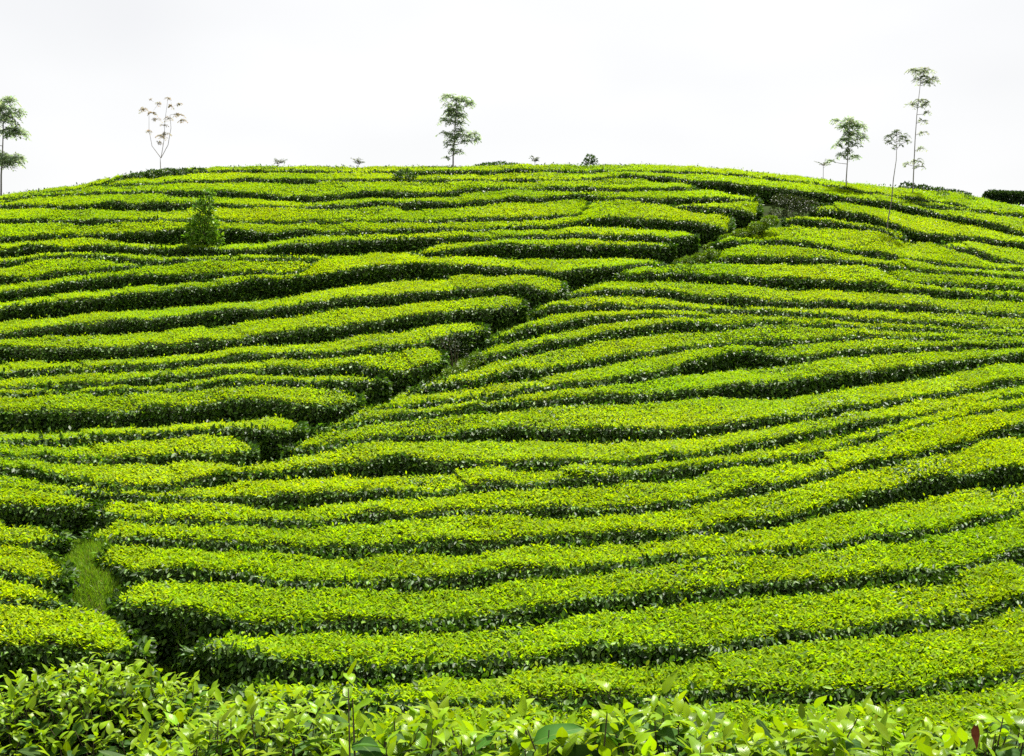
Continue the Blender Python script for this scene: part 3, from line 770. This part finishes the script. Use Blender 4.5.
def build_path():
    c = np.array([(112, 640, .8), (103, 600, 1.8), (92, 560, 1.8), (82, 530, 1.2), (120, 500, .4), (200, 478, .3), (262, 452, .4), (305, 430, .35), (352, 408, .35), (400, 390, .5), (440, 372, .35),
                  (470, 345, .35), (510, 325, .35), (552, 300, .4), (585, 283, .4), (640, 268, .2)])
    p = on_ground(c[:, 0], c[:, 1])
    t = np.linspace(0, len(c) - 1, 160)
    q = np.stack([smooth1(np.interp(t, np.arange(len(c)), p[:, i]), 5) for i in range(3)], 1)
    w = np.interp(t, np.arange(len(c)), c[:, 2])
    tg = unit(np.gradient(q, axis=0) * [1, 1, 0]); sd = np.cross(tg, UP)
    rows = []
    for s in (-1, -.5, 0, .5, 1):
        r = q + sd * (w * s * .6)[:, None]
        r[:, 2] = ground(r[:, 0], r[:, 1]) + .035 + .02 * (1 - abs(s))
        rows.append(r)
    V = np.stack(rows, 1); n, m = V.shape[:2]
    i, j = np.meshgrid(np.arange(n - 1), np.arange(m - 1)); a = (i * m + j).ravel()
    structure(raw_mesh("path", V.reshape(-1, 3), np.stack([a, a + m, a + m + 1, a + 1], 1).ravel(), np.full(len(a), 4), M_PATH, smooth=True))
    # short grass and weeds on it
    N = 60000
    k = rng.integers(0, n - 1, N); f = rng.random(N)[:, None]
    k = np.where(rng.random(N) < .55, rng.integers(0, 30, N), k)
    b = q[k] * (1 - f) + q[k + 1] * f + sd[k] * (rng.normal(0, .34, N) * w[k])[:, None]
    b[:, 2] = ground(b[:, 0], b[:, 1]) + .03
    d = UP + rng.normal(0, .45, (N, 3)); ln = rng.uniform(.04, .13, N) * (1 + (q[k, 1] > 25) * .5)
    S = unit(np.cross(d, rand_dir(N)))
    wd = (.008 + .004 * (q[k, 1] > 25))
    v = np.stack([b - S * wd[:, None], b + S * wd[:, None], b + unit(d) * ln[:, None]], 1)
    tn = tint(N, np.array([.115, .235, .007]), np.array([.19, .31, .010]), .28)
    dry = rng.random(N) < .04
    tn[dry] = tint(int(dry.sum()), np.array([.14, .12, .04]), np.array([.22, .19, .07]), .2)
    o = raw_mesh("grass", v.reshape(-1, 3), np.arange(3 * N), np.full(N, 3), M_GRASS, tint=np.repeat(tn, 3, 0))
    o["kind"] = "stuff"; o["label"] = "short green grass covering the path between the tea rows"; o["category"] = "grass"
build_path()

# ------------------------------------------------------------------ shrubs
def lump_points(n, centre, rad):
    d = unit(rng.normal(0, 1, (n, 3)))
    r = rng.random(n)[:, None] ** .33
    r = np.where(rng.random(n)[:, None] < .7, .8 + .25 * rng.random(n)[:, None], r)
    return centre + d * r * rad, d

def shrub(name, label, cat, lumps, tcols, size, base, group=None, n_per=330, stem=True, mat=None):
    """lumps: list of (x, y, z, rx, ry, rz)"""
    root = empty(name, base, label, cat, group)
    Ps, Ds = [], []
    for (x, y, z, rx, ry, rz) in lumps:
        cnt = int(n_per * (rx * ry + rx * rz + ry * rz) / (3 * .3 * .3)) + 20
        p, d = lump_points(cnt, np.array([x, y, z]), np.array([rx, ry, rz]))
        Ps.append(p); Ds.append(d)
    P = np.concatenate(Ps); D = np.concatenate(Ds); n = len(P)
    L = size * rng.uniform(.7, 1.4, n)
    leaf_cards("leaves", P, D * .9 + rng.normal(0, .45, (n, 3)) + UP * .15, UP + D * .6 + rng.normal(0, .35, (n, 3)), L, L * .48, tint(n, *tcols, .25), mat or M_MATURE, root, fine=size > .07)
    if stem:
        b = np.array(base)
        paths = []
        for (x, y, z, rx, ry, rz) in lumps:
            c = np.array([x, y, z])
            paths.append(([b + [random.uniform(-.05, .05), 0, -.05], (b + c) / 2 + [0, 0, .02], c + [0, 0, rz * .5]], [.022, .015, .006]))
        tubes("stems", paths, M_STEM, root, 5, True)
    return root

DK = (np.array([.035, .080, .018]), np.array([.075, .140, .024]))
GY = (np.array([.045, .065, .038]), np.array([.075, .095, .055]))

def shrub_px(name, label, cat, px, py_base, depth, lumps_px, tcols, size, **kw):
    """lumps_px: (px, py, half width px, half height px)"""
    base = pix(px, py_base, depth).tolist()
    base[2] = float(ground(base[0], base[1]))
    k = depth / FPX
    lumps = []
    for (x, y, rw, rh) in lumps_px:
        if name == 'cone_shrub': x = 203 + (x - 203) * .84
        p = pix(x, y, depth + random.uniform(-.15, .15) * rw * k)
        lumps.append((p[0], p[1], p[2], rw * k, rw * k * .9, rh * k))
    return shrub(name, label, cat, lumps, tcols, size, tuple(base), **kw)

d0 = float(depth_at(202, 238)[0]) - 0.5
shrub_px("cone_shrub", "tall dark green cone shaped shrub rising out of the tea rows on the left slope", "shrub", 202, 252, d0,
         [(202, 244, 14, 9), (190, 247, 9, 6), (214, 246, 9, 7), (200, 234, 12, 9), (207, 236, 11, 8), (197, 226, 11, 8), (206, 222, 10, 9), (203, 213, 8, 9), (206, 205, 6, 8), (207, 197, 3.5, 6), (212, 194, 2, 3), (188, 238, 5, 5), (220, 238, 5, 6), (190, 229, 4, 4), (215, 228, 4, 5), (199, 207, 4, 4), (211, 212, 4, 4)],
         (np.array([.07, .16, .016]), np.array([.20, .34, .026])), .15, n_per=85)
d1 = float(depth_at(405, 178)[0]) - .3
shrub_px("round_shrub", "rounded blue green shrub among the tea below the crest, left of the middle tree", "shrub", 405, 184, d1,
         [(405, 176, 9, 6), (398, 178, 5, 4), (411, 179, 5, 4)], DK, .10)
shrub_px("round_shrub", "small dark bush standing up on the crest right of the middle tree", "shrub", 590, 166, 57.5, [(590, 159, 4.5, 4.5), (594, 161, 3, 3), (586, 162, 3, 2.5)], DK, .10)
shrub_px("wild_hedge", "dark untrimmed tea clump on the crest just right of the middle tree", "tea clump", 505, 168, 57,
         [(488, 167, 9, 2.6), (500, 166, 9, 3.2), (513, 167, 9, 2.6), (526, 167.5, 8, 2), (480, 167.5, 6, 1.6)], DK, .11)
shrub_px("wild_hedge", "dark low tea clump under the thin pink flowered tree on the crest", "tea clump", 165, 172, 55,
         [(140, 176.5, 9, 2.4), (153, 174, 8, 3), (168, 172.5, 9, 2.8), (183, 172, 9, 2.2), (198, 171, 8, 1.8)], DK, .11)
shrub_px("wild_hedge", "grey green bushes on the crest right of the tallest sapling", "tea clump", 935, 198, 52,
         [(906 + 5.5 * i_, 187.5 + .85 * i_ + (i_ % 3) * .6, 6, 4.5) for i_ in range(12)], (np.array([.025, .055, .014]), np.array([.06, .12, .02])), .10)
shrub_px("wild_hedge", "dark square cut hedge standing apart at the right edge of the crest", "hedge", 1010, 205, 56,
         [(x_, 196.5 + .04 * (x_ - 990), 6, 5.5) for x_ in range(990, 1056, 5)] + [(988, 199, 5, 5)], (np.array([.025, .052, .018]), np.array([.05, .095, .026])), .11, n_per=600)
shrub_px("wild_hedge", "brownish leggy clump of unclipped tea at the top end of the gap", "tea clump", 795, 208, float(depth_at(798, 213)[0]),
         [(790, 202, 8, 7), (801, 205, 9, 8), (780, 200, 8, 6), (812, 206, 7, 6), (793, 213, 10, 5), (778, 212, 9, 6)], (np.array([.03, .05, .018]), np.array([.06, .075, .03])), .08)
shrub_px("undergrowth_clump", "low weedy green growth in the upper gap, right of the blunt dark row ends", "weeds", 742, 240, float(depth_at(742, 232)[0]),
         [(728, 239, 8, 4), (742, 234, 9, 4), (758, 227, 9, 4.5), (770, 221, 8, 4.5), (712, 248, 8, 4)], (np.array([.09, .16, .010]), np.array([.19, .28, .010])), .08, n_per=900)
shrub_px('undergrowth_clump', 'low green weeds in the mouth of the upper gap, below the blunt row ends', 'weeds', 698, 262, float(depth_at(698, 250)[0]) - .3,
         [(682, 263, 8, 3), (692, 260, 9, 3.5), (702, 258, 9, 4), (712, 254, 8, 4)], (np.array([.08, .15, .010]), np.array([.17, .26, .010])), .08, n_per=700)
shrub_px('undergrowth_clump', 'low weedy green growth in the diagonal gap below the grey dead bush', 'weeds', 455, 382, float(depth_at(458, 362)[0]),
         [(466, 366, 10, 6), (452, 374, 10, 6), (438, 381, 10, 5), (420, 389, 10, 5), (478, 358, 8, 5)], (np.array([.07, .13, .010]), np.array([.15, .23, .012])), .07, n_per=500)
d2 = float(depth_at(458, 340)[0])
shrub_px("dead_bush", "grey twiggy half dead bush in the diagonal gap at the end of a tea row", "bush", 455, 365, d2 - .3,
         [(449, 345, 10, 8), (459, 350, 9, 8), (441, 341, 7, 6), (455, 338, 8, 5)], GY, .055, n_per=110)
shrub_px("young_sprig", "small bright green clump of young growth beside the bushes right of the tallest sapling", "shrub", 943, 200, 50,
         [(943, 196, 6, 4), (968, 200, 6, 4)], (np.array([.08, .15, .02]), np.array([.11, .18, .02])), .09)

# ------------------------------------------------------------------ trees on the crest
def frond_spray(P, D, N, L, c, r, h, count, leaf, droop=.35):
    """umbrella of arching twigs with paired leaflets round centre c"""
    twigs = []
    for _ in range(int(count * 1.3)):
        th = random.uniform(0, 2 * math.pi); rr = r * random.uniform(.45, 1.05)
        o = np.array([math.cos(th), math.sin(th), 0])
        z0 = random.uniform(-.6, .6) * h
        pts = []
        m = max(5, int(rr / (leaf * .42)))
        for i in range(m + 1):
            t = i / m
            pts.append(c + o * rr * t + UP * (z0 * t ** .5 + h * .55 * math.sin(t * 2.2) - droop * rr * t ** 2.2))
        pts = np.array(pts)
        twigs.append((pts[::2] if len(pts) > 5 else pts, None))
        side = np.cross(o, UP)
        for i in range(1, m + 1):
            dirv = unit(pts[i] - pts[i - 1])
            for s in (-1, 1):
                if random.random() < .1: continue
                P.append(pts[i]); D.append(dirv * .7 + side * s * random.uniform(.5, 1.1) + UP * random.uniform(-.5, .25))
                N.append(UP + np.array([random.gauss(0, .35), random.gauss(0, .35), 0])); L.append(leaf * random.uniform(.7, 1.3))
    return twigs

def tree(name, label, px, py_base, depth, trunk_px, sprays, tcols, leaf=.13, r0=.035, group="saplings along the crest", cat="tree", forks=(), mat=None, droop=.35):
    """trunk_px: (px,py) from foot to tip; sprays: (px, py, half width px, half height px, twigs [, join y])"""
    k = depth / FPX
    foot = pix(px, py_base, depth); foot[2] = float(ground(foot[0], foot[1]))
    root = empty(name, tuple(foot), label, cat, group)
    tr = [foot - [0, 0, .1]] + [pix(x, y, depth) for x, y in trunk_px]
    tr = np.array(tr); tr[1:, :2] += np.array([[random.uniform(-.035, .035), random.uniform(-.06, .06)] for _ in trunk_px])
    m = len(tr)
    P, D, N, L = [], [], [], []
    limbs = []
    for fk in forks:
        pts = np.array([pix(x, y, depth + dz) for x, y, dz in fk]); limbs.append((pts, np.linspace(r0 * .6, r0 * .2, len(pts))))
    for sp in sprays:
        x, y, rw, rh, cnt = sp[:5]
        c = pix(x, y, depth) + [0, random.uniform(-.5, .5) * rw * k, 0]
        jz = c[2] - (sp[5] if len(sp) > 5 else .8) * rw * k * .5
        i = np.argmin(np.abs(tr[:, 2] - jz))
        z = np.clip(jz, tr[1, 2], tr[-1, 2])
        j = np.array([np.interp(z, tr[:, 2], tr[:, a]) for a in range(2)] + [z])
        if not forks: limbs.append(([j, (j + c) / 2 + [0, 0, -.02], c], [r0 * .4, r0 * .3, r0 * .15]))
        for pts, _ in frond_spray(P, D, N, L, c, rw * k, rh * k, cnt, leaf, droop):
            limbs.append((pts, np.linspace(.008, .003, len(pts))))
    tubes("trunk", [(tr, np.linspace(r0, r0 * .28, m))] + limbs, M_BARK, root, 5, True)
    P = np.array(P); L = np.array(L)
    leaf_cards("crown", P, np.array(D), np.array(N), L, L * .42, tint(len(P), *tcols, .2), mat or M_TREE, root)
    return root

TG = (np.array([.19, .27, .16]), np.array([.27, .35, .21]))
PK = (np.array([.25, .17, .13]), np.array([.19, .19, .11]))
tree("crest_tree", "dark leaved tree cut off by the left edge, crown in two tiers", 1, 195, 54, [(1, 175), (2, 150), (3, 125), (2, 100)],
     [(2, 112, 18, 10, 26), (8, 118, 15, 8, 16), (16, 112, 9, 5, 12), (18, 134, 11, 5, 14), (20, 160, 9, 4, 12), (2, 163, 16, 5, 16), (-6, 104, 14, 7, 16), (10, 103, 10, 6, 12), (4, 122, 18, 8, 22), (14, 131, 15, 5, 18), (-12, 128, 14, 8, 16), (12, 135, 9, 4, 10),
      (6, 156, 19, 6, 24), (-8, 155, 16, 7, 18), (14, 163, 13, 5, 16), (8, 100, 8, 4, 8), (-14, 142, 10, 6, 10)], TG, .17, .05)
tree("flowering_tree", "thin leafless looking tree with three forked stems and pinkish tufts on the crest", 161, 170, 55, [(161, 163), (161, 158)],
     [(144, 109, 6, 2, 9), (152, 113, 6, 2, 8), (157, 120, 5, 2, 6), (148, 131, 4, 2, 5), (158, 103, 4, 1.5, 5), (168, 98, 4, 1.5, 5), (172, 106, 5, 2, 7), (180, 104, 4, 1.5, 5),
      (168, 118, 5, 2, 6), (179, 115, 6, 2, 8), (184, 121, 5, 2, 7), (164, 126, 4, 1.5, 5), (161, 136, 6, 2, 8), (166, 135, 5, 2.5, 7), (159, 143, 3, 1.5, 4), (150, 100, 1.5, 1, 2)], PK, .10, .03,
     forks=[[(161, 158, 0), (152, 146, .1), (149, 130, .15), (149, 112, .2)], [(161, 158, 0), (164, 140, -.1), (165, 120, -.1), (168, 98, -.15)],
            [(161, 158, 0), (168, 145, .1), (171, 128, .2), (170, 115, .1), (179, 113, 0)]])
tree("crest_tree", "feathery dark tree standing alone at the middle of the crest", 453, 168, 57, [(453.5, 155), (454.5, 140), (455, 125), (456, 110), (456, 100)],
     [(453, 106, 11, 4, 12), (452, 115, 11, 4, 12), (453, 123, 9, 4, 10), (461, 124, 7, 4, 8), (461, 136, 9, 4, 9), (452, 146, 8, 4, 8), (468, 137, 8, 4, 8), (450, 99, 11, 4, 18), (462, 102, 13, 5, 22), (470, 105, 8, 3, 10), (455, 109, 12, 5, 20), (459, 117, 10, 5, 15), (444, 121, 8, 3, 10), (452, 112, 9, 4, 12), (459, 131, 10, 4, 14), (447, 135, 10, 4, 14),
      (456, 139, 10, 4, 14), (473, 134, 8, 4, 12), (475, 140, 6, 3, 8), (466, 142, 7, 3, 9), (449, 142, 8, 3, 10), (453, 152, 7, 3, 9), (459, 152, 6, 3, 8), (445, 158, 4, 2, 5)], TG, .15, .045)
tree("crest_tree", "short right hand tree with one dense dark crown on a pale bare trunk", 847, 194, 50, [(847, 180), (848, 160), (849, 140), (850, 122)],
     [(850, 124, 12, 6, 22), (858, 128, 10, 6, 18), (843, 129, 10, 5, 16), (852, 134, 12, 6, 22), (862, 138, 8, 6, 13), (846, 141, 9, 5, 15), (836, 122, 6, 3, 7), (853, 146, 8, 5, 12), (838, 146, 6, 3, 7),
      (855, 157, 7, 3, 9), (841, 156, 8, 3, 9), (833, 161, 7, 2.5, 7), (849, 152, 6, 3, 8)], TG, .14, .035)
tree("slim_sapling", "slim bare stemmed sapling with a flat tuft on top, rooted among the tea rows", 887, 235, float(depth_at(888, 224)[0]) - .4, [(888, 222), (891, 200), (893.5, 180), (895.5, 160), (897, 142)],
     [(891, 136, 8, 4, 8), (902, 138, 9, 4, 9), (887, 143, 6, 3, 5), (907, 142, 5, 3, 5), (896, 133, 5, 4, 5), (899, 147, 6, 3, 4)], (np.array([.05, .08, .04]), np.array([.08, .11, .055])), .11, .032)
tree("crest_tree", "tallest slender tree at right with an umbrella top and small tiers down its stem", 912, 198, 50, [(913, 185), (914, 165), (915, 140), (917, 115), (919, 90), (920, 78)],
     [(913, 72, 11, 3, 14), (925, 71, 11, 3, 14), (931, 79, 9, 3, 11), (919, 79, 11, 3, 12), (928, 83, 8, 2.5, 8), (921, 101, 8, 3, 10), (926, 105, 7, 3, 9), (910, 105, 8, 2, 7), (927, 113, 5, 2, 5),
      (922, 121, 6, 2, 6), (922, 133, 5, 2, 5), (922, 148, 6, 2.5, 6), (917, 161, 7, 3, 9), (921, 166, 6, 2.5, 6), (908, 164, 5, 2, 5)], (np.array([.19, .23, .17]), np.array([.25, .29, .21])), .12, .032)
for (px, py, w, lab) in ((278, 160, 8, "tip of a small palm like sapling peeping over the crest, left of the middle tree"),
                         (358, 161, 7, "sparse brownish sapling tip just over the crest, between the palm like tip and middle tree"),
                         (535, 158, 5, "tiny leafy sapling tip over the crest, right of the middle tree"),
                         (823, 163, 8, "low thin sapling tip over the crest, left of the short right hand tree")):
    tree("sapling_tip", lab, px, 172, 60, [(px, py + 6), (px, py)], [(px, py + 3, w, 3.5, 8), (px + w * .3, py + 3, w * .7, 3, 4)],
         (np.array([.05, .075, .04]), np.array([.09, .10, .06])), .12, .02, droop=-.25, group="sapling tips peeping over the crest")

# ------------------------------------------------------------------ tea bushes close to the camera
def tea_bush(label, cx, cy, rx, ry, ztop, shoots, tall=0.0, lean=0.0, extra=(), scale=1.0):
    gz = float(ground(cx, cy))
    root = empty("tea_bush", (cx, cy, gz), label, "tea bush", "tea bushes close in front")
    paths, yP, yD, yN, yL, yT, mP, mD, mN, mL, mT = [], [], [], [], [], [], [], [], [], [], []
    for q in range(shoots + len(extra)):
        a = random.uniform(0, 2 * math.pi); r = math.sqrt(random.random())
        x = cx + rx * r * math.cos(a); y = cy + ry * r * math.sin(a)
        topz = ztop - .20 * r ** 3 + lean * (x - cx) + random.gauss(0, .028) + (abs(random.gauss(0, .035)) if random.random() < .08 else 0) + tall * (float(vnoise(x * 3, y * 3, 4)) - .5)
        if q >= shoots: x, y, topz = extra[q - shoots]
        ln = random.uniform(.16, .30)
        tilt = np.array([random.gauss(0, .22) + .5 * (x - cx) / rx * r * r, random.gauss(0, .22) + .5 * (y - cy) / ry * r * r, 1.0]); tilt = unit(tilt)
        tip = np.array([x, y, topz]); bot = tip - tilt * ln
        paths.append(([bot - UP * .15, bot, tip - tilt * .03], [.0045, .003, .0015]))
        m = random.randint(6, 9); ph = random.uniform(0, 6.28)
        young_share = random.uniform(.25, .55)
        for i in range(m):
            t = i / (m - 1)                                   # 0 at the tip
            pos = tip - tilt * ln * t
            th = ph + i * 2.4
            o = np.array([math.cos(th), math.sin(th), 0])
            if t < young_share:
                el = 1.35 - 2.1 * t + random.gauss(0, .3)
                L = random.uniform(.050, .085) * (.75 + .55 * t) * scale
                yP.append(pos); yD.append(o + UP * el); yN.append(UP * 1.0 - o * el * .9 + np.random.default_rng(len(yP)).normal(0, .2, 3)); yL.append(L)
                yT.append(t)
            else:
                L = random.uniform(.085, .135) * scale
                mP.append(pos); mD.append(o + UP * random.uniform(-.35, .5)); mN.append(UP + np.random.default_rng(len(mP)).normal(0, .3, 3)); mL.append(L); mT.append(t)
    # hanging old leaves down the sides and a dark inner mass
    side = int(shoots * 3.2)
    for _ in range(side):
        a = random.uniform(0, 2 * math.pi); zf = random.random()
        rr = random.uniform(.80, 1.03)
        o = np.array([math.cos(a), math.sin(a), 0])
        pos = np.array([cx + rx * rr * o[0], cy + ry * rr * o[1], gz + .1 + (ztop - .12 - gz - .1) * zf ** .8])
        mP.append(pos); mD.append(o + UP * random.uniform(-.8, .5) + rng.normal(0, .35, 3)); mN.append(UP + o * .6 + rng.normal(0, .3, 3)); mL.append(random.uniform(.06, .11)); mT.append(1)
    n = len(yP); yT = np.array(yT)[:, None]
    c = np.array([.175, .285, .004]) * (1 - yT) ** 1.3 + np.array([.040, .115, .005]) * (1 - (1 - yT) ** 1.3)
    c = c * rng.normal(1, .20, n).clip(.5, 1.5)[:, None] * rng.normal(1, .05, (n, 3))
    yL = np.array(yL)
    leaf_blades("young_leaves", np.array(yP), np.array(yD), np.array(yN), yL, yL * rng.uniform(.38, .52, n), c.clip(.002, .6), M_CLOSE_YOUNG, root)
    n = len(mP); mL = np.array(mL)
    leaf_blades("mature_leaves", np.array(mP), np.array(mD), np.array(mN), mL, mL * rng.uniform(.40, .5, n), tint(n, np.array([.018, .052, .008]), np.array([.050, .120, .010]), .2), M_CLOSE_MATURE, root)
    # branching wood
    wood = []
    for _ in range(26):
        a = random.uniform(0, 2 * math.pi); r = random.uniform(.3, .9)
        b = np.array([cx + random.gauss(0, .04), cy + random.gauss(0, .04), gz - .05])
        e = np.array([cx + rx * r * math.cos(a), cy + ry * r * math.sin(a), ztop - random.uniform(.22, .4)])
        wood.append(([b, b + (e - b) * .4 + [0, 0, .05], e], [.014, .010, .005]))
    tubes("branches", wood + paths, M_STEM, root, 5, True)
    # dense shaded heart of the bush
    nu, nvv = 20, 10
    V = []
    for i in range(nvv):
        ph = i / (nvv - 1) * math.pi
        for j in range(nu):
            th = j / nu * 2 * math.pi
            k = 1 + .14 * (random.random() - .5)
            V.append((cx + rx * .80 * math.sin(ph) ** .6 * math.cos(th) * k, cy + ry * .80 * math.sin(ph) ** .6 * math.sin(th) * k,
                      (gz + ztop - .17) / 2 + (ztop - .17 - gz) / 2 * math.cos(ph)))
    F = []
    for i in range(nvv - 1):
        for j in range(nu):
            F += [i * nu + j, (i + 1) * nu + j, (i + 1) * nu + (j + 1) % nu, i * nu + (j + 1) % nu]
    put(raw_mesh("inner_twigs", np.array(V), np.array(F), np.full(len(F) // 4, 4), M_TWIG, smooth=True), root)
    return root

Z = lambda py, Y: EYE - (py - 378) / FPX * Y
tea_bush("large leafy tea bush filling the lower left corner, with a dark open side", -1.58, 4.12, .60, .40, Z(687, 4.12), 540, .06, .0, scale=.95)
tea_bush("low tea bush at the bottom beside the dark hollow, bright shoots on top", -.72, 3.15, .42, .50, Z(702, 3.35), 310, .08, scale=1.0)
tea_bush("tea bush at the bottom just left of middle, with one tall upright shoot", -.12, 2.72, .38, .42, Z(712, 2.95), 230, .10, scale=1.05, extra=[tuple(pix(348, 676, 2.7)), tuple(pix(352, 684, 2.72))])
tea_bush("tea bush at the bottom just right of middle, with large dark veined leaves", .38, 2.66, .38, .42, Z(716, 2.85), 200, .10, scale=1.22)
tea_bush("pale green tea bush at the bottom right, between the veined leaf bush and the corner", .86, 2.68, .36, .44, Z(714, 2.9), 230, .09, scale=1.1)
corner = tea_bush("tea bush in the bottom right corner holding one withered red brown leaf", 1.36, 2.72, .40, .46, Z(710, 2.95), 250, .09, scale=1.08)
wl = pix(976, 739, 2.38)
V = []
for i in range(5):
    for j in (-1, 0, 1):
        t = i / 4
        V.append(wl + np.array([j * .010 * math.sin(math.pi * min(t + .1, .95)), .004 * math.sin(5 * t), .028 - .05 * t + .004 * abs(j)]))
F = []
for i in range(4):
    for j in range(2):
        a = i * 3 + j; F += [a, a + 1, a + 4, a + 3]
dry = put(raw_mesh("withered_leaf", np.array(V), np.array(F), np.full(8, 4), M_DRY, smooth=True), corner)
dry["label"] = "curled red brown withered leaf"
